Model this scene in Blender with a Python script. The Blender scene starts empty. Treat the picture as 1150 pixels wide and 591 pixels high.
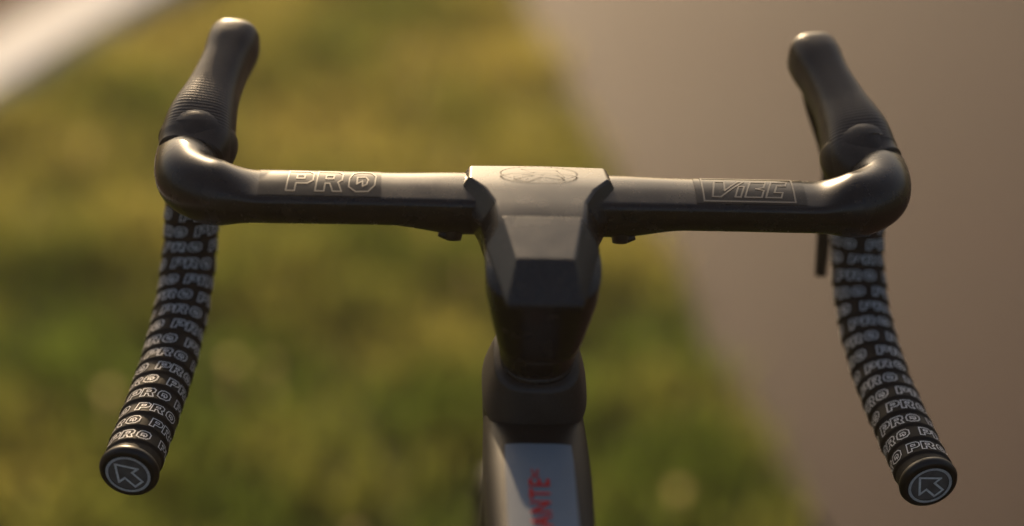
import bpy, math, numpy as np
from mathutils import Vector, Matrix
rad=math.radians
scene=bpy.context.scene
rng=np.random.default_rng(7)

# ---------------------------------------------------------------- helpers
def link(ob,parent=None):
    scene.collection.objects.link(ob)
    if parent is not None: ob.parent=parent
    return ob
def mesh_obj(name,verts,faces,mat,parent=None,smooth=True,bevel=0,seg=3,sub=0,angle=None):
    me=bpy.data.meshes.new(name)
    me.from_pydata([tuple(v) for v in verts],[],faces)
    me.validate(); me.update()
    if smooth:
        me.polygons.foreach_set('use_smooth',[True]*len(me.polygons))
    me.materials.append(mat)
    ob=bpy.data.objects.new(name,me)
    link(ob,parent)
    if bevel:
        m=ob.modifiers.new('bevel','BEVEL'); m.width=bevel; m.segments=seg; m.limit_method='ANGLE'; m.angle_limit=rad(18); m.harden_normals=True
    if sub:
        m=ob.modifiers.new('sub','SUBSURF'); m.levels=sub; m.render_levels=sub
    return ob
def loft(name,rings,mat,parent=None,cap=True,closed=False,**k):
    n=len(rings[0]); V=[v for r in rings for v in r]; F=[]
    m=len(rings)
    for i in range(m if closed else m-1):
        a=i*n; b=((i+1)%m)*n
        for j in range(n):
            F.append((a+j,a+(j+1)%n,b+(j+1)%n,b+j))
    if cap and not closed:
        F.append(tuple(reversed(range(n)))); F.append(tuple(range((m-1)*n,m*n)))
    ob=mesh_obj(name,V,F,mat,parent,**k)
    import bmesh
    bm=bmesh.new(); bm.from_mesh(ob.data); bmesh.ops.recalc_face_normals(bm,faces=bm.faces); bm.to_mesh(ob.data); bm.free()
    return ob
def catmull(P,n,closed=False):
    P=np.array(P,float); m=len(P); out=[]
    segs=m if closed else m-1
    for i in range(segs):
        if closed: p0,p1,p2,p3=P[(i-1)%m],P[i],P[(i+1)%m],P[(i+2)%m]
        else: p0,p1,p2,p3=P[max(i-1,0)],P[i],P[i+1],P[min(i+2,m-1)]
        for t in np.linspace(0,1,n,endpoint=False):
            out.append(0.5*((2*p1)+(-p0+p2)*t+(2*p0-5*p1+4*p2-p3)*t*t+(-p0+3*p1-3*p2+p3)*t**3))
    if not closed: out.append(P[-1])
    return np.array(out)
def resample(C,step):
    d=np.r_[0,np.cumsum(np.linalg.norm(np.diff(C[:,:3],axis=0),axis=1))]
    n=max(2,int(round(d[-1]/step))+1)
    s=np.linspace(0,d[-1],n)
    return np.stack([np.interp(s,d,C[:,k]) for k in range(C.shape[1])],1),s
def frames(C,ref=(1,0,0)):
    T=np.gradient(C[:,:3],axis=0); T/=np.linalg.norm(T,axis=1)[:,None]
    X=np.array(ref,float)[None]-T*(T@np.array(ref,float))[:,None]; X/=np.linalg.norm(X,axis=1)[:,None]
    E=np.cross(T,X)
    return T,X,E
def tube(name,pts,radii,mat,parent=None,n=32,step=.003,ref=(1,0,0),aspect=1.0,power=2.0,rfun=None,**k):
    pts=np.array(pts,float); r=np.array(radii,float)
    if r.ndim==1: r=np.stack([r,r*aspect],1)
    C,s=resample(catmull(np.hstack([pts,r]),12),step)
    T,X,E=frames(C,ref); rings=[]
    for i in range(len(C)):
        ring=[]
        for j in range(n):
            th=2*math.pi*j/n; c,sn=math.cos(th),math.sin(th)
            e=2/power
            cx=math.copysign(abs(sn)**e,sn); ce=math.copysign(abs(c)**e,c)
            a,b=C[i,3],C[i,4]
            if rfun: 
                f=rfun(s[i],th,s[-1]); a=a+f; b=b+f
            ring.append(C[i,:3]+X[i]*cx*a+E[i]*ce*b)
        rings.append(ring)
    return loft(name,rings,mat,parent,**k)
def box(name,c,h,mat,parent=None,bevel=.001,rot=None):
    V=[]
    for x in(-1,1):
        for y in(-1,1):
            for z in(-1,1):
                v=Vector((x*h[0],y*h[1],z*h[2]))
                if rot: v=rot@v
                V.append(v+Vector(c))
    F=[(0,1,3,2),(4,6,7,5),(0,4,5,1),(2,3,7,6),(0,2,6,4),(1,5,7,3)]
    return mesh_obj(name,V,F,mat,parent,bevel=bevel)

# ---------------------------------------------------------------- materials
def mat(name,col,rough=.5,metal=0,noise=None,bump=None,coat=0,spec=.5,col2=None,rv=.10,dust=0,tint=None):
    m=bpy.data.materials.new(name); m.use_nodes=True; nt=m.node_tree; N=nt.nodes; L=nt.links
    b=N['Principled BSDF']
    b.inputs['Base Color'].default_value=(*col,1); b.inputs['Roughness'].default_value=rough
    b.inputs['Metallic'].default_value=metal; b.inputs['Coat Weight'].default_value=coat
    b.inputs['Specular IOR Level'].default_value=spec; b.inputs['Coat Roughness'].default_value=.15
    if tint: b.inputs['Specular Tint'].default_value=(*tint,1)
    tc=N.new('ShaderNodeTexCoord')
    if noise:
        t=N.new('ShaderNodeTexNoise'); t.inputs['Scale'].default_value=noise; t.inputs['Detail'].default_value=6
        L.new(tc.outputs['Object'],t.inputs['Vector'])
        r=N.new('ShaderNodeValToRGB'); r.color_ramp.elements[0].position=.35; r.color_ramp.elements[1].position=.7
        r.color_ramp.elements[0].color=(*col,1)
        c2=col2 or tuple(min(1,c*1.6+.004) for c in col); r.color_ramp.elements[1].color=(*c2,1)
        L.new(t.outputs['Fac'],r.inputs['Fac']); colout=r.outputs['Color']
        if dust:   # fine pale dust specks
            vz=N.new('ShaderNodeTexNoise'); vz.inputs['Scale'].default_value=1400; vz.inputs['Detail'].default_value=2
            L.new(tc.outputs['Object'],vz.inputs['Vector'])
            rr=N.new('ShaderNodeMapRange'); rr.inputs['From Min'].default_value=.66; rr.inputs['From Max'].default_value=.76; rr.inputs['To Max'].default_value=dust
            L.new(vz.outputs['Fac'],rr.inputs['Value'])
            mm=N.new('ShaderNodeMix'); mm.data_type='RGBA'; mm.inputs[7].default_value=(.30,.25,.20,1)
            L.new(rr.outputs[0],mm.inputs[0]); L.new(colout,mm.inputs[6]); colout=mm.outputs[2]
        L.new(colout,b.inputs['Base Color'])
        mr=N.new('ShaderNodeMapRange'); mr.inputs['To Min'].default_value=max(0,rough-rv*.8); mr.inputs['To Max'].default_value=min(1,rough+rv*1.2)
        L.new(t.outputs['Fac'],mr.inputs['Value']); L.new(mr.outputs['Result'],b.inputs['Roughness'])
    if bump:
        t=N.new('ShaderNodeTexNoise'); t.inputs['Scale'].default_value=bump[0]; t.inputs['Detail'].default_value=4
        L.new(tc.outputs['Object'],t.inputs['Vector'])
        bp=N.new('ShaderNodeBump'); bp.inputs['Strength'].default_value=bump[1]; bp.inputs['Distance'].default_value=bump[2]
        L.new(t.outputs['Fac'],bp.inputs['Height']); L.new(bp.outputs['Normal'],b.inputs['Normal'])
    return m
M_carbon=mat('satin_carbon',(.005,.0042,.0038),.25,noise=60,bump=(900,.10,.0002),dust=.30,rv=.07)
M_cap=mat('cap_plastic',(.010,.009,.008),.22,noise=45,bump=(1500,.2,.0002),dust=.5)
M_gloss=mat('gloss_panel',(.003,.003,.003),.20,noise=80,dust=.3,rv=.05,spec=.3)
M_frame=mat('frame_paint',(.007,.007,.007),.5,noise=30,spec=.25,dust=.3)
M_collar=mat('collar_plastic',(.018,.0155,.014),.42,noise=50,bump=(1200,.2,.0002),dust=.5)
M_panel=mat('top_tube_panel',(.21,.235,.265),.6,noise=25,col2=(.24,.265,.295),spec=.12)
M_rubber=mat('hood_rubber',(.010,.008,.007),.36,noise=70,bump=(1600,.35,.0003),dust=.4)
M_tape=mat('bar_tape',(.004,.0036,.0036),.60,noise=150,bump=(1800,.4,.0003),spec=.25,dust=.2)
M_white=mat('white_print',(.84,.82,.82),.45,noise=500,col2=(.66,.64,.64))
M_grey=mat('grey_print',(.085,.078,.072),.4)
M_disc=mat('plug_grey',(.10,.09,.09),.35,noise=200)
M_red=mat('red_print',(.70,.015,.012),.5,spec=.1)
M_metal=mat('brushed_metal',(.35,.34,.33),.3,metal=1,noise=100)
M_dark=mat('black_part',(.006,.006,.006),.4)
M_tyre=mat('tyre_rubber',(.02,.019,.018),.7,bump=(400,.4,.0008))

# ---------------------------------------------------------------- bicycle (bar centre at x=0,y=0,z=1)
bike=bpy.data.objects.new('bicycle',None); link(bike); 
H=1.0
def W(v): return (v[0],v[1],v[2]+H)
def WL(L): return [W(v) for v in L]

# aero section: flat top plane, crisp rear upper edge, leaning rear face
SEC=np.array([(-.0125,-.0120),(-.0195,-.0050),(-.0210,.0030),(-.0196,.0070),(-.0150,.0088),(-.003,.0110),(.010,.0108),(.0190,.0062),(.0205,-.001),(.013,-.0100),(0,-.0130)])
SECs=catmull(SEC,7,True)
NS=len(SECs)
cum=np.r_[0,np.cumsum(np.linalg.norm(np.diff(np.vstack([SECs,SECs[:1]]),axis=0),axis=1))]; fr=cum[:-1]/cum[-1]
a0=math.atan2(SEC[0][1],SEC[0][0])
RND=np.array([(math.cos(a0-2*math.pi*f)*.0195,math.sin(a0-2*math.pi*f)*.0195) for f in fr])
def barsec(x):
    t=min(1,max(0,(abs(x)-.162)/.028)); t=t*t*(3-2*t)
    q=min(1,max(0,(.088-abs(x))/.042)); q=q*q*(3-2*q)
    S=SECs*(1-t)+RND*t
    S=S*(1+.06*q); S=S.copy(); S[:,1]=np.where(S[:,1]<0,S[:,1]*(1+.32*q),S[:,1])
    return S
def side_path(s):
    P=[(0,0,0),(.06,0,0),(.12,0,0),(.170,0,0),(.190,.003,0),(.2040,.016,.0005),(.2080,.036,.001),(.2085,.060,-.002)]
    return [(s*x,y,z) for x,y,z in P]
for s in(-1,1):
    C,ss=resample(catmull(side_path(s),10),.003)
    T=np.gradient(C,axis=0); T/=np.linalg.norm(T,axis=1)[:,None]
    rings=[]
    for c,t in zip(C,T):
        sec=barsec(c[0] if c[1]<.015 else .3)
        Z=np.array([0,0,1.]); Z=Z-t*t.dot(Z); Z/=np.linalg.norm(Z)
        Y=np.cross(Z,t)*s
        rings.append([W(c+Y*p[0]+Z*p[1]) for p in sec])
    loft('bar_top',rings,M_carbon,bike)
def barsurf(x,u,off):
    sec=barsec(x); n=len(sec); f=u%n; i=int(f); t=f-i
    p=sec[i]*(1-t)+sec[(i+1)%n]*t
    d=sec[(i+1)%n]-sec[i]; nrm=np.array([-d[1],d[0]]); nrm/=np.linalg.norm(nrm)
    if nrm.dot(p)<0: nrm=-nrm
    p=p+nrm*off
    return W((x,p[0],p[1]))
def ytou(yv):   # section parameter (upper side) for a chordwise position
    us=np.linspace(21,49,200)
    sec=SECs
    vals=np.array([sec[int(u)%NS]*(1-(u-int(u)))+sec[(int(u)+1)%NS]*(u-int(u)) for u in us])[:,0]
    return float(np.interp(yv,vals,us))
def patch(name,x0,x1,u0,u1,off,m):
    nx,nu=24,24; V=[];F=[]
    for i in range(nx+1):
        for j in range(nu+1):
            V.append(barsurf(x0+(x1-x0)*i/nx,u0+(u1-u0)*j/nu,off))
    for i in range(nx):
        for j in range(nu):
            a=i*(nu+1)+j; F.append((a,a+1,a+nu+2,a+nu+1))
    return mesh_obj(name,V,F,m,bike)
patch('logo_panel',-.163,-.092,ytou(-.0175),ytou(.014),.0004,M_gloss)
patch('logo_panel',.092,.157,ytou(-.0175),ytou(.014),.0004,M_gloss)

def circ(cx,cy,rx,ry,n=14): return [(cx+rx*math.cos(a),cy+ry*math.sin(a)) for a in np.linspace(0,2*math.pi,n,endpoint=False)]
Pl=[[(0,0),(0,1),(.78,1),(.98,.85),(.98,.48),(.78,.33),(.34,.33),(.34,0)],[(.34,.76),(.64,.76),(.64,.57),(.34,.57)]]
Rl=[[(0,0),(0,1),(.78,1),(.98,.85),(.98,.52),(.83,.40),(1.02,0),(.68,0),(.52,.34),(.34,.34),(.34,0)],[(.34,.76),(.64,.76),(.64,.57),(.34,.57)]]
Ol=[[(.10,.62),(.22,.92),(.5,1.02),(.9,.98),(1.12,.75),(1.12,.28),(.9,.02),(.42,0),(.12,.2)],[(.40,.68),(.72,.70),(.84,.55),(.80,.32),(.66,.24),(.62,.48),(.42,.34)]]
def word(slant=.12):
    out=[]; x=0
    for g,w in((Pl,1.14),(Rl,1.16),(Ol,1.2)):
        for poly in g: out.append([(p[0]+x+p[1]*slant,p[1]) for p in poly])
        x+=w
    return out,x
ARROW=[[(-.62,-.30),(-.30,-.62),(.12,-.20),(.38,-.46),(.50,.48),(-.44,.36),(-.20,.12)]]
def ribbons(polys,mapf,width,step,closed=True):
    V=[];F=[]
    for poly in polys:
        n=len(poly)
        for i in range(n if closed else n-1):
            p=np.array(poly[i],float); q=np.array(poly[(i+1)%n],float); d=q-p; L=np.linalg.norm(d)
            if L<1e-6: continue
            d/=L; nn=np.array([-d[1],d[0]])*width/2; p=p-d*width/2; q=q+d*width/2
            k=max(1,int(math.ceil(L/step)))
            base=len(V)
            for t in range(k+1):
                c=p+(q-p)*t/k
                V.append(mapf(*(c+nn))); V.append(mapf(*(c-nn)))
            for t in range(k):
                a=base+2*t; F.append((a,a+1,a+3,a+2))
    return V,F
wd,wlen=word()
sc=.052/wlen
V,F=ribbons(wd,lambda a,b:barsurf(-.147+a*sc,ytou(-.0135+b*.022),.0007),.055,.15)
mesh_obj('logo_print',V,F,M_grey,bike)
sc=.0165
def sl(P): return [(a+.35*b,b) for a,b in P]
G=[[(-.15,-.15),(3.1,-.15),(3.1,1.15),(-.15,1.15)],
   sl([(.0,.9),(.35,.9),(.5,.35),(.85,.9),(1.05,.9),(.45,.05),(.15,.05)]),
   sl([(.95,.05),(1.15,.05),(1.15,.6),(.95,.6)]),
   sl([(1.3,.05),(1.3,.9),(1.85,.9),(1.85,.55),(1.6,.48),(1.9,.4),(1.9,.05)]),
   sl([(2.05,.05),(2.05,.9),(2.6,.9),(2.6,.68),(2.3,.68),(2.3,.3),(2.6,.3),(2.6,.05)])]
V,F=ribbons(G,lambda a,b:barsurf(.099+a*sc,ytou(-.0125+b*.020),.0007),.06,.15)
mesh_obj('emblem_print',V,F,M_grey,bike)

# stem body
def stemring(y,wt,wm,zt,zm,zb,wb):
    return WL([(-wt,y,zt),(0,y,zt+.0006),(wt,y,zt),(wm,y,zm),(wb,y,zb),(0,y,zb-.001),(-wb,y,zb),(-wm,y,zm)])
rings=[stemring(.0255,.032,.038,.004,0,-.008,.028),
 stemring(.016,.040,.047,.0145,.002,-.014,.036),
 stemring(-.006,.041,.050,.0172,.002,-.017,.038),
 stemring(-.018,.032,.044,.0165,-.001,-.020,.034),
 stemring(-.034,.0260,.0335,.0155,.000,-.024,.031),
 stemring(-.062,.0240,.0325,.0120,-.001,-.030,.031),
 stemring(-.080,.0210,.0310,.0040,-.003,-.036,.028)]
loft('stem_body',rings,M_carbon,bike,bevel=.0016,seg=3)
for s in(-1,1):
    tube('mount_lug',WL([(s*.049,-.010,-.010),(s*.049,-.013,-.0205)]),[.0070,.0045],M_dark,bike,n=20,step=.002)
    tube('mount_bolt',WL([(s*.0575,-.012,-.0165),(s*.0525,-.012,-.0185)]),[.0022,.0026],M_dark,bike,n=12,step=.002,ref=(0,1,0))
V,F=ribbons([circ(0,0,1.15,1.05,36),[(-.75,-.55),(-.35,-.85),(.1,-.25),(.75,-.5),(.55,.45),(-.5,.6),(-.15,.1)]],lambda a,b:W((a*.0195,b*.0090-.002,.01830)),.06,.2)
mesh_obj('stem_mark',V,F,M_dark,bike)
# gem-like top cap
cv=[(-.0225,-.053,.0155),(.0225,-.053,.0155),(.0160,-.096,.0100),(-.0160,-.096,.0100),
    (-.0325,-.067,.0025),(.0325,-.067,.0025),(.0215,-.111,-.0115),(-.0215,-.111,-.0115),
    (-.031,-.065,-.012),(.031,-.065,-.012),(.0205,-.108,-.0160),(-.0205,-.108,-.0160)]
cf=[(0,1,2,3),(0,3,7,4),(1,5,6,2),(3,2,6,7),(0,4,5,1),(4,7,11,8),(5,9,10,6),(7,6,10,11),(4,8,9,5),(8,11,10,9)]
mesh_obj('top_cap',WL(cv),[tuple(reversed(f)) for f in cf],M_cap,bike,bevel=.0010,seg=3)
A0=np.array([0,-.079,-.004]); AD=np.array([0,.292,-.956])
def ax(t): return W(A0+AD*t)
tube('stem_shroud',[ax(t) for t in(-.002,.014,.032,.050)],[(.0325,.0290),(.0315,.0290),(.0282,.0277),(.0243,.0264)],M_carbon,bike,power=3.0,n=40)
tube('headset_spacer',[ax(.0510),ax(.060),ax(.0655)],[(.0230,.0254),(.0226,.025),(.0222,.0248)],M_carbon,bike,power=2.4)
tube('headset_spacer',[ax(.0665),ax(.076),ax(.092)],[(.0218,.0245),(.0212,.024),(.021,.024)],M_carbon,bike,power=2.4)
tube('headset_collar',[ax(.0700),ax(.0712),ax(.076),ax(.092),ax(.0975),ax(.0990)],[(.0225,.0255),(.0248,.0285),(.0262,.0305),(.0300,.0365),(.0308,.0375),(.0295,.0362)],M_collar,bike,power=3.0,step=.001,n=48)
tube('head_tube',[ax(.0985),ax(.12),ax(.17),ax(.23),ax(.25)],[(.0300,.036),(.0295,.036),(.026,.033),(.028,.034),(.028,.034)],M_frame,bike,power=2.6,step=.004,n=40)
TT=[(0,-.045,-.1225),(0,-.10,-.1245),(0,-.16,-.1285),(0,-.30,-.142),(0,-.50,-.168),(0,-.60,-.181)]
TR=[(.029,.022),(.0305,.0225),(.0300,.022),(.026,.020),(.021,.018),(.019,.016)]
tube('top_tube',WL(TT),TR,M_frame,bike,power=4.0,step=.005,n=56)
TC,tss=resample(catmull(np.hstack([np.array(TT),np.array(TR)]),12),.004)
ys=-TC[:,1]
def ttop(y,x,off=.0):
    zc=np.interp(-y,ys,TC[:,2]); w=np.interp(-y,ys,TC[:,3]); h=np.interp(-y,ys,TC[:,4])
    return W((x,y,zc+h*(1-min(1,abs(x)/w)**4)**.25+off))
V=[];F=[]; nx=16; yy=np.linspace(-.1075,-.36,60)
for y in yy:
    hw=.0188+.0006*min(1,(-y-.1045)/.02)
    for i in range(nx+1): V.append(ttop(y,(i/nx*2-1)*hw,.0007))
for j in range(len(yy)-1):
    for i in range(nx):
        a=j*(nx+1)+i; F.append((a,a+1,a+nx+2,a+nx+1))
mesh_obj('top_tube_panel',V,F,M_panel,bike)
def text_mesh(body,size):
    cu=bpy.data.curves.new('t','FONT'); cu.body=body; cu.size=size; cu.offset=size*.012; cu.space_character=1.12
    ob=bpy.data.objects.new('t',cu); scene.collection.objects.link(ob)
    bpy.context.view_layer.update()
    dg=bpy.context.evaluated_depsgraph_get(); me=bpy.data.meshes.new_from_object(ob.evaluated_get(dg))
    V=[tuple(v.co) for v in me.vertices]; F=[tuple(p.vertices) for p in me.polygons]
    bpy.data.objects.remove(ob); return V,F
V,F=text_mesh('ATLANTE',.0130); wmax=max(v[0] for v in V)
V2=[ttop(-.142-(wmax-v[0])*1.2,.0045-v[1]*1.25,.0013) for v in V]
mesh_obj('frame_lettering',V2,F,M_red,bike,smooth=False)
V,F=text_mesh('RC',.006); wmax=max(v[0] for v in V)
V2=[ttop(-.133-(wmax-v[0]),-.001-v[1],.0013) for v in V]
mesh_obj('frame_lettering_small',V2,F,M_red,bike,smooth=False)

# hoods, levers, drops, tape
PITCH=.0128
for s in(-1,1):
    bx,tx=(.2045,.1850) if s<0 else (.2015,.1785)
    lerp=lambda k:bx+(tx-bx)*k
    hp=[(s*.2060,.042,.001),(s*lerp(.05),.053,.005),(s*lerp(.16),.070,.014),(s*lerp(.42),.092,.024),(s*lerp(.70),.114,.032),(s*lerp(.90),.131,.038),(s*lerp(.99),.1405,.0405),(s*lerp(1.02),.1440,.041)]
    hr=[(.0205,.0200),(.0225,.0212),(.0208,.0200),(.0163,.0165),(.0148,.0162),(.0160,.0168),(.0150,.0156),(.009,.010)]
    def hf(d,th,L):
        w=max(0,min(1,(d-.014)/.006))*max(0,min(1,(.060-d)/.012))
        return .00012*math.sin(d*2*math.pi/.0023+.8*math.sin(th*2))*w
    tube('brake_hood',WL(hp),hr,M_rubber,bike,n=56,step=.0006,rfun=hf,power=2.8)
    tube('hood_fold',WL([(s*.2062,.045,.002),(s*lerp(.06),.0540,.0058),(s*lerp(.10),.0600,.0088),(s*lerp(.13),.064,.0105)]),[(.0205,.0200),(.0240,.0225),(.0236,.0222),(.0212,.0204)],M_rubber,bike,n=48,step=.0012)
    lx=.1965 if s>0 else .2035
    tube('brake_lever',WL([(s*lerp(.9),.128,.030),(s*lerp(.8),.132,.012),(s*lx,.128,-.030),(s*(lx),.124,-.072),(s*(lx),.120,-.108)]),[(.008,.007),(.0075,.006),(.0060,.004),(.0050,.0032),(.004,.003)],M_dark,bike,n=20,step=.003)
    tube('shift_paddle',WL([(s*.197,.118,.012),(s*.1985,.117,-.025),(s*(lx+.003),.114,-.062)]),[(.004,.006),(.006,.003),(.006,.002)],M_dark,bike,n=16,step=.003)
    DP=[(s*.2085,.055,.000),(s*.2088,.072,-.006),(s*.2095,.086,-.023),(s*.2105,.091,-.048),(s*.2120,.084,-.079),(s*.2155,.061,-.107),(s*.2215,.021,-.1270),(s*.2290,-.028,-.1385),(s*.2355,-.070,-.1455)]
    C,S=resample(catmull(DP,14),.0009)
    T,X,E=frames(C)
    R0=.0164
    def rad_at(d,th):
        ph=((d/PITCH-s*th/(2*math.pi)))%1.0
        edge=ph/.92 if ph<.92 else (1-ph)/.08
        return R0+.0010*edge+.0002*math.sin(d*210+th*2)
    nT=72; rings=[]
    for i in range(len(C)):
        ring=[]
        for j in range(nT):
            th=2*math.pi*j/nT; r=rad_at(S[i],th)
            ring.append(W(C[i]+r*(math.cos(th)*E[i]+math.sin(th)*X[i])))
        rings.append(ring)
    loft('bar_tape',rings,M_tape,bike)
    Vt=[];Ft=[]; hgt=.0074; wl=wlen*hgt; gap=.0052; unit=(wl+gap)
    circum=2*math.pi*R0; total=(S[-1]-.014)/PITCH*circum
    def surf(d,th,off):
        d=min(max(d,0),S[-1]); c=np.array([np.interp(d,S,C[:,k]) for k in range(3)])
        i=min(len(S)-1,int(d/S[-1]*(len(S)-1)))
        r=rad_at(d,th)+off
        return W(c+r*(math.cos(th)*E[i]+math.sin(th)*X[i]))
    a=circum*3
    while a<total:
        aw=a+rng.uniform(-.0008,.0008)
        for poly in wd:
            pl=[(p[0]*hgt,p[1]*hgt) for p in poly]
            def mp(u,v,a=aw):
                if s>0: arc=a+u
                else: arc=a+(wl-u)
                th=arc/R0
                thn=th if s>0 else -th
                d=arc/circum*PITCH+PITCH*.79-v
                return surf(d,thn,.00035)
            V,F=ribbons([pl],mp,.00062,.0022)
            b=len(Vt); Vt+=V; Ft+=[tuple(q+b for q in f) for f in F]
        a+=unit
    mesh_obj('tape_print',Vt,Ft,M_white,bike)
    e=C[-1]; t=T[-1]; x=X[-1]; en=E[-1]
    PR=[]
    for off,r in((-.004,.0150),(.000,.0176),(.0022,.0180),(.0042,.0172),(.0050,.0158),(.0050,.0148),(.0046,.0140),(.0046,.004)):
        PR.append([W(e+t*off+r*(math.cos(q)*en+math.sin(q)*x)) for q in np.linspace(0,2*math.pi,48,endpoint=False)])
    loft('end_plug',PR,M_dark,bike)
    up=en; 
    def pm(a,b): return W(e+t*.0056+.0128*(a*x+b*up))
    V,F=ribbons([circ(0,0,.98,.98,40)],pm,.13,.3); b=len(V)
    V2,F2=ribbons([[(-p[0]*1.1-.02,p[1]*1.1) for p in ARROW[0]]],pm,.11,.3)
    mesh_obj('plug_emblem',V+V2,F+[tuple(q+b for q in f) for f in F2],M_white,bike)
    D=[pm(.9*math.cos(q),.9*math.sin(q)) for q in np.linspace(0,2*math.pi,40,endpoint=False)]
    D=[(p[0]-t[0]*.0004,p[1]-t[1]*.0004,p[2]-t[2]*.0004) for p in D]
    mesh_obj('plug_disc',D,[tuple(range(40))],M_disc,bike,smooth=False)

# rest of the bicycle
FA=(0,.135,-.66)
RA=(0,-.870,-.66); BB=(0,-.46,-.73)
def torus(name,c,R,r,m,n=96,k=12,rz=None):
    rings=[]
    for i in range(n):
        a=2*math.pi*i/n; rr=[]
        for j in range(k):
            b=2*math.pi*j/k
            q=R+(rz or r)*math.cos(b)
            rr.append(W((c[0]+r*math.sin(b),c[1]+q*math.cos(a),c[2]+q*math.sin(a))))
        rings.append(rr)
    return loft(name,rings,m,bike,closed=True)
for c in(FA,RA):
    torus('tyre',c,.325,.014,M_tyre); torus('rim',c,.292,.011,M_frame,rz=.022)
    tube('hub',WL([(-.045,c[1],c[2]),(0,c[1],c[2]),(.045,c[1],c[2])]),[.02,.013,.02],M_dark,bike,ref=(0,1,0),n=20)
    V=[];F=[]
    for i in range(24):
        a=2*math.pi*i/24; sd=1 if i%2 else -1
        p=np.array([sd*.03,c[1]+.018*math.cos(a+.9*sd),c[2]+.018*math.sin(a+.9*sd)]); q=np.array([0,c[1]+.275*math.cos(a),c[2]+.275*math.sin(a)])
        d=q-p; d/=np.linalg.norm(d); u=np.cross(d,(1,0,0)); u/=np.linalg.norm(u); w=np.cross(d,u); b=len(V)
        for pt in(p,q):
            for g in range(4):
                V.append(W(pt+.001*(math.cos(g*math.pi/2)*u+math.sin(g*math.pi/2)*w)))
        for g in range(4): F.append((b+g,b+(g+1)%4,b+4+(g+1)%4,b+4+g))
    mesh_obj('spokes',V,F,M_dark,bike)
crown=A0+AD*.262
tube('fork_crown',WL([tuple(crown-AD*.012),tuple(crown+AD*.02)]),[(.030,.028),(.036,.024)],M_frame,bike,power=2.6)
for s in(-1,1):
    tube('fork_blade',WL([(s*.022,crown[1]+.003,crown[2]-.005),(s*.034,crown[1]+.02,crown[2]-.05),(s*.042,crown[1]+.075,crown[2]-.2),(s*.050,FA[1],FA[2])]),[(.012,.022),(.012,.022),(.009,.015),(.008,.010)],M_frame,bike,n=24,step=.01)
    tube('chain_stay',WL([(s*.025,BB[1]-.03,BB[2]),(s*.05,-.7,-.69),(s*.065,RA[1],RA[2])]),[.014,.010,.010],M_frame,bike,n=20,step=.01)
    tube('seat_stay',WL([(s*.012,-.60,-.30),(s*.04,-.72,-.46),(s*.065,RA[1],RA[2])]),[.009,.008,.008],M_frame,bike,n=20,step=.01)
dt=A0+AD*.215
tube('down_tube',WL([(0,dt[1],dt[2]),(0,-.20,-.43),BB]),[(.024,.032),(.026,.034),(.034,.036)],M_frame,bike,n=32,step=.01,power=2.6)
tube('seat_tube',WL([BB,(0,-.54,-.42),(0,-.603,-.155)]),[(.024,.02),(.018,.024),(.016,.022)],M_frame,bike,n=28,step=.01)
tube('seat_post',WL([(0,-.60,-.17),(0,-.645,.02)]),[(.012,.017),(.012,.017)],M_dark,bike,n=24,step=.01)
tube('saddle',WL([(0,-.50,.035),(0,-.56,.042),(0,-.64,.042),(0,-.72,.046),(0,-.765,.050)]),[(.012,.010),(.022,.014),(.042,.018),(.070,.018),(.060,.012)],M_rubber,bike,n=32,step=.005)
tube('chainring',WL([(.040,BB[1],BB[2]),(.044,BB[1],BB[2])]),[.10,.10],M_metal,bike,ref=(0,1,0),n=48,step=.004)
for s in(-1,1):
    tube('crank_arm',WL([(s*.060,BB[1],BB[2]),(s*.068,BB[1]+s*.17,BB[2]-.02)]),[(.014,.008),(.010,.007)],M_dark,bike,n=16,step=.01)
    box('pedal',W((s*.105,BB[1]+s*.17,BB[2]-.02)),(.035,.03,.007),M_dark,bike,bevel=.003)

# ---------------------------------------------------------------- setting
M_soil=mat('soil',(.040,.045,.014),.9,noise=9,col2=(.07,.07,.022),bump=(60,.5,.01))
M_path=mat('path_asphalt',(.024,.0125,.0120),.58,noise=1.6,col2=(.040,.021,.0200),bump=(220,.5,.003),spec=.15,rv=.05,tint=(1,.80,.74))
M_foot=mat('footpath_gravel',(.08,.045,.028),.9,noise=5,col2=(.12,.07,.042))
M_kerb=mat('kerb_concrete',(.72,.70,.67),.7,noise=12,col2=(.80,.78,.75))
V=[(-800,-800,0),(800,-800,0),(800,800,0),(-800,800,0)]
mesh_obj('ground',V,[(0,1,2,3)],M_soil,smooth=False)
def edge_x(y): return .620-.164*y
V=[];F=[]; yy=np.r_[np.linspace(-30,-4,20),np.linspace(-3.9,9,130),np.linspace(10,120,40)]
for y in yy:
    j=.012*math.sin(y*7.3)+.008*math.sin(y*17.1+1)
    V+= [(edge_x(y)+j,y,.012),(edge_x(y)+2.9+j,y,.012)]
for i in range(len(yy)-1): F.append((2*i,2*i+1,2*i+3,2*i+2))
mesh_obj('path',V,F,M_path,smooth=False)
KP=[(-2.1,-4),(-1.75,-1.5),(-1.5,0),(-1.22,1.2),(-.94,2.0),(-.77,2.45),(-.58,2.85),(-.33,3.3),(-.02,3.85)]
K,_=resample(catmull([(a,b,0) for a,b in KP],10),.05)
KT=np.gradient(K,axis=0); KT/=np.linalg.norm(KT,axis=1)[:,None]; KN=np.stack([-KT[:,1],KT[:,0],KT[:,2]*0],1)
rings=[]
for p,n in zip(K,KN):
    w=.070
    rings.append([tuple(p-n*w+np.array([0,0,-.05])),tuple(p-n*w+np.array([0,0,.045])),tuple(p-n*(w-.008)+np.array([0,0,.055])),tuple(p+n*(w-.008)+np.array([0,0,.055])),tuple(p+n*w+np.array([0,0,.045])),tuple(p+n*w+np.array([0,0,-.05]))])
loft('kerb',rings,M_kerb,smooth=False)
V=[];F=[]
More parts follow.
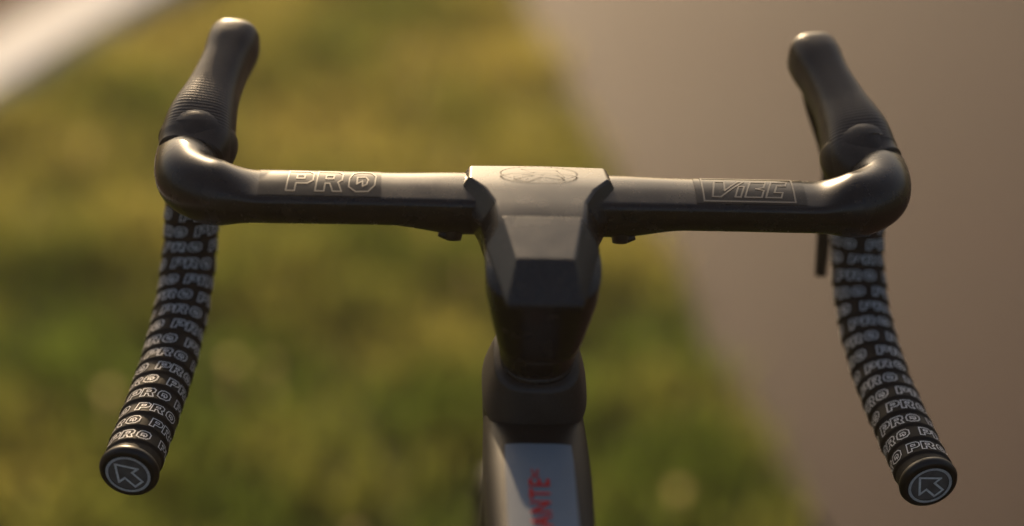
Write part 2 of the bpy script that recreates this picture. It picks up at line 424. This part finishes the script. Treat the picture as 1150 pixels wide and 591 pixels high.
for p,n in zip(K,KN):
    V+=[(*(p+n*.065)[:2],.008),(*(p+n*1.4)[:2],.008)]
for i in range(len(K)-1): F.append((2*i,2*i+1,2*i+3,2*i+2))
mesh_obj('footpath',V,F,M_foot,smooth=False)

def noise2(x,y,f,seed):
    r=np.random.default_rng(seed); g=r.random((64,64))
    u=x*f; v=y*f; i=np.floor(u).astype(int); j=np.floor(v).astype(int); a=u-i; b=v-j
    a=a*a*(3-2*a); b=b*b*(3-2*b)
    G=lambda p,q:g[p%64,q%64]
    return (G(i,j)*(1-a)+G(i+1,j)*a)*(1-b)+(G(i,j+1)*(1-a)+G(i+1,j+1)*a)*b
Kx,Ky=K[:,0],K[:,1]
def on_grass(x,y,jit):
    N=len(x)
    k=(x<edge_x(y)-.005+.03*(noise2(x*0,y,8,3)-.5)+jit)
    dmin=np.full(N,9.); side=np.zeros(N)
    for i in range(0,len(K),2):
        dx=x-Kx[i]; dy=y-Ky[i]; d=np.hypot(dx,dy); m=d<dmin; dmin=np.where(m,d,dmin); side=np.where(m,dx*KN[i,0]+dy*KN[i,1],side)
    return k&(((side<0)&(dmin>.08))|(dmin>1.45))
N=150000
x=rng.uniform(-2.8,1.2,N); y=rng.uniform(-1.2,5.6,N)
cl=.6*noise2(x,y,7,1)+.4*noise2(x,y,17,2)
keep=(rng.random(N)<(.40+.85*cl))&on_grass(x,y,rng.normal(0,.012,N))
x=x[keep];y=y[keep];cl=cl[keep]; n=len(x)
h=(.018+.060*cl+.02*rng.random(n)); ang=rng.uniform(0,2*math.pi,n); lean=rng.uniform(.1,.75,n)*h; la=rng.uniform(0,2*math.pi,n)
w=rng.uniform(.0026,.0052,n)
wx=np.cos(ang)*w; wy=np.sin(ang)*w; lx=np.cos(la)*lean; ly=np.sin(la)*lean
Vv=np.zeros((n,5,3))
Vv[:,0]=np.stack([x-wx,y-wy,0*x],1); Vv[:,1]=np.stack([x+wx,y+wy,0*x],1)
Vv[:,2]=np.stack([x-wx*.8+lx*.35,y-wy*.8+ly*.35,h*.6],1); Vv[:,3]=np.stack([x+wx*.8+lx*.35,y+wy*.8+ly*.35,h*.6],1)
Vv[:,4]=np.stack([x+lx,y+ly,h],1)
me=bpy.data.meshes.new('grass'); me.vertices.add(n*5); me.vertices.foreach_set('co',Vv.reshape(-1))
b=(np.arange(n)*5)[:,None]
loops=np.concatenate([b+np.array([[0,1,3,2]]),b+np.array([[2,3,4]])],1).reshape(-1)
me.loops.add(n*7); me.loops.foreach_set('vertex_index',loops.astype(np.int32))
me.polygons.add(n*2)
ls=np.stack([np.arange(n)*7,np.arange(n)*7+4],1).reshape(-1)
me.polygons.foreach_set('loop_start',ls.astype(np.int32))
me.update(calc_edges=True); me.validate()
def leafmat(name,a1,b1,a2,b2,rough=.4,scale=4,mixy=False):
    gm=bpy.data.materials.new(name); gm.use_nodes=True; nt=gm.node_tree; Nn=nt.nodes; L=nt.links; Nn.clear()
    out=Nn.new('ShaderNodeOutputMaterial'); tc=Nn.new('ShaderNodeTexCoord')
    t=Nn.new('ShaderNodeTexNoise'); t.inputs['Scale'].default_value=scale; t.inputs['Detail'].default_value=5; L.new(tc.outputs['Object'],t.inputs['Vector'])
    fac=t.outputs['Fac']
    if mixy:   # shade painted into blade colour: darker green near, brighter yellow far
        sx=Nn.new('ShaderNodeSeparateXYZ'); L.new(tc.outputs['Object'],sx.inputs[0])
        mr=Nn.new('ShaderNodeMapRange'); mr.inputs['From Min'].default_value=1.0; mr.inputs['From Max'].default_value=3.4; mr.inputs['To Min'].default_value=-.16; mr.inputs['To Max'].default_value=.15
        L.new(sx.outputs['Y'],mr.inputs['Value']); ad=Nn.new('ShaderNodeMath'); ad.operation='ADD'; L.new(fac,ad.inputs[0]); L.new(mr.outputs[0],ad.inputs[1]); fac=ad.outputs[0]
    def ramp(a,bc):
        r=Nn.new('ShaderNodeValToRGB'); r.color_ramp.elements[0].position=.34; r.color_ramp.elements[1].position=.66
        r.color_ramp.elements[0].color=(*a,1); r.color_ramp.elements[1].color=(*bc,1); L.new(fac,r.inputs['Fac']); return r
    r1=ramp(a1,b1); r2=ramp(a2,b2)
    p=Nn.new('ShaderNodeBsdfPrincipled'); p.inputs['Roughness'].default_value=rough; L.new(r1.outputs['Color'],p.inputs['Base Color'])
    tr=Nn.new('ShaderNodeBsdfTranslucent'); L.new(r2.outputs['Color'],tr.inputs['Color'])
    mx=Nn.new('ShaderNodeMixShader'); mx.inputs[0].default_value=.62; L.new(p.outputs[0],mx.inputs[1]); L.new(tr.outputs[0],mx.inputs[2]); L.new(mx.outputs[0],out.inputs['Surface'])
    return gm
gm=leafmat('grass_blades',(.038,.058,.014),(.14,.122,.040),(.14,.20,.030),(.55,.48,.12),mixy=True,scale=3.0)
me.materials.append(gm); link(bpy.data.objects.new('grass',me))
nf=90  # pale flower shapes added to imitate blurred sun glints in the grass
fx=rng.uniform(-1.6,.9,nf); fy=rng.uniform(.6,4.2,nf); k=on_grass(fx,fy,np.full(nf,-.04)); fx=fx[k];fy=fy[k]
V=[];F=[]
for a,b_ in zip(fx,fy):
    z=rng.uniform(.06,.10); r=rng.uniform(.005,.011); tx,ty=rng.normal(0,.4,2)
    nrm=Vector((tx,ty-.7,1)).normalized(); u=nrm.orthogonal().normalized(); v=nrm.cross(u); c0=Vector((a,b_,z)); b=len(V)
    V.append(c0-nrm*r*.2)
    for g in range(16):
        rr=r*(1 if g%2 else .62); V.append(c0+u*rr*math.cos(g*math.pi/8)+v*rr*math.sin(g*math.pi/8)+nrm*r*.15)
    for g in range(16): F.append((b,b+1+g,b+1+(g+1)%16))
    b=len(V); V+= [c0+Vector((.0008,0,0)),c0-Vector((.0008,0,0)),Vector((a-.0008,b_,0)),Vector((a+.0008,b_,0))]; F.append((b,b+1,b+2,b+3))
fm=leafmat('glint_petals',(.60,.50,.20),(.75,.66,.40),(.75,.60,.20),(.85,.74,.4),scale=8)
mesh_obj('glint_flowers',V,F,fm,smooth=False)
print('blades',n)

# scattering box added to imitate a warm haze veil and lift blacks
hz=bpy.data.materials.new('added_haze'); hz.use_nodes=True; nt=hz.node_tree; nt.nodes.clear()
o=nt.nodes.new('ShaderNodeOutputMaterial'); vs=nt.nodes.new('ShaderNodeVolumeScatter'); vs.inputs['Density'].default_value=.011; vs.inputs['Anisotropy'].default_value=.80; vs.inputs['Color'].default_value=(1,.82,.66,1)
nt.links.new(vs.outputs[0],o.inputs['Volume'])
V=[(a,b,c) for a in(-20,20) for b in(-14,26) for c in(-.2,4)]
mesh_obj('added_haze',V,[(0,1,3,2),(4,6,7,5),(0,4,5,1),(2,3,7,6),(0,2,6,4),(1,5,7,3)],hz,smooth=False)

# ---------------------------------------------------------------- light
el,az=rad(18),rad(-8)
to_sun=Vector((math.sin(az)*math.cos(el),math.cos(az)*math.cos(el),math.sin(el)))
sd=bpy.data.lights.new('sun','SUN'); sd.energy=5; sd.angle=rad(.5); sd.color=(1,.71,.42)
so=bpy.data.objects.new('sun',sd); so.rotation_euler=to_sun.to_track_quat('Z','Y').to_euler(); link(so)
w=bpy.data.worlds.new('World'); scene.world=w; w.use_nodes=True; nt=w.node_tree
sky=nt.nodes.new('ShaderNodeTexSky'); sky.sky_type='NISHITA'; sky.sun_disc=False; sky.sun_elevation=el; sky.sun_rotation=az%(2*math.pi); sky.dust_density=5
nt.links.new(sky.outputs[0],nt.nodes['Background'].inputs[0]); nt.nodes['Background'].inputs[1].default_value=.11

# ---------------------------------------------------------------- camera
pitch,yaw,roll=rad(27),rad(3.2),rad(2.5)
F_=Vector((math.sin(yaw)*math.cos(pitch),math.cos(yaw)*math.cos(pitch),-math.sin(pitch)))
R_=Vector((math.cos(yaw),-math.sin(yaw),0)); U_=R_.cross(F_)
R2=R_*math.cos(roll)+U_*math.sin(roll); U2=-R_*math.sin(roll)+U_*math.cos(roll)
cd=bpy.data.cameras.new('camera'); cam=bpy.data.objects.new('camera',cd); link(cam)
M=Matrix((R2,U2,-F_)).transposed().to_4x4(); M.translation=Vector((-.085,-1.282,1.6125)); cam.matrix_world=M
cd.lens=85; cd.sensor_width=36; cd.clip_end=3000; cd.clip_start=.05
cd.dof.use_dof=True; cd.dof.focus_distance=1.43; cd.dof.aperture_fstop=1.8
scene.camera=cam
scene.view_settings.view_transform='Standard'; scene.view_settings.look='None'; scene.view_settings.exposure=0
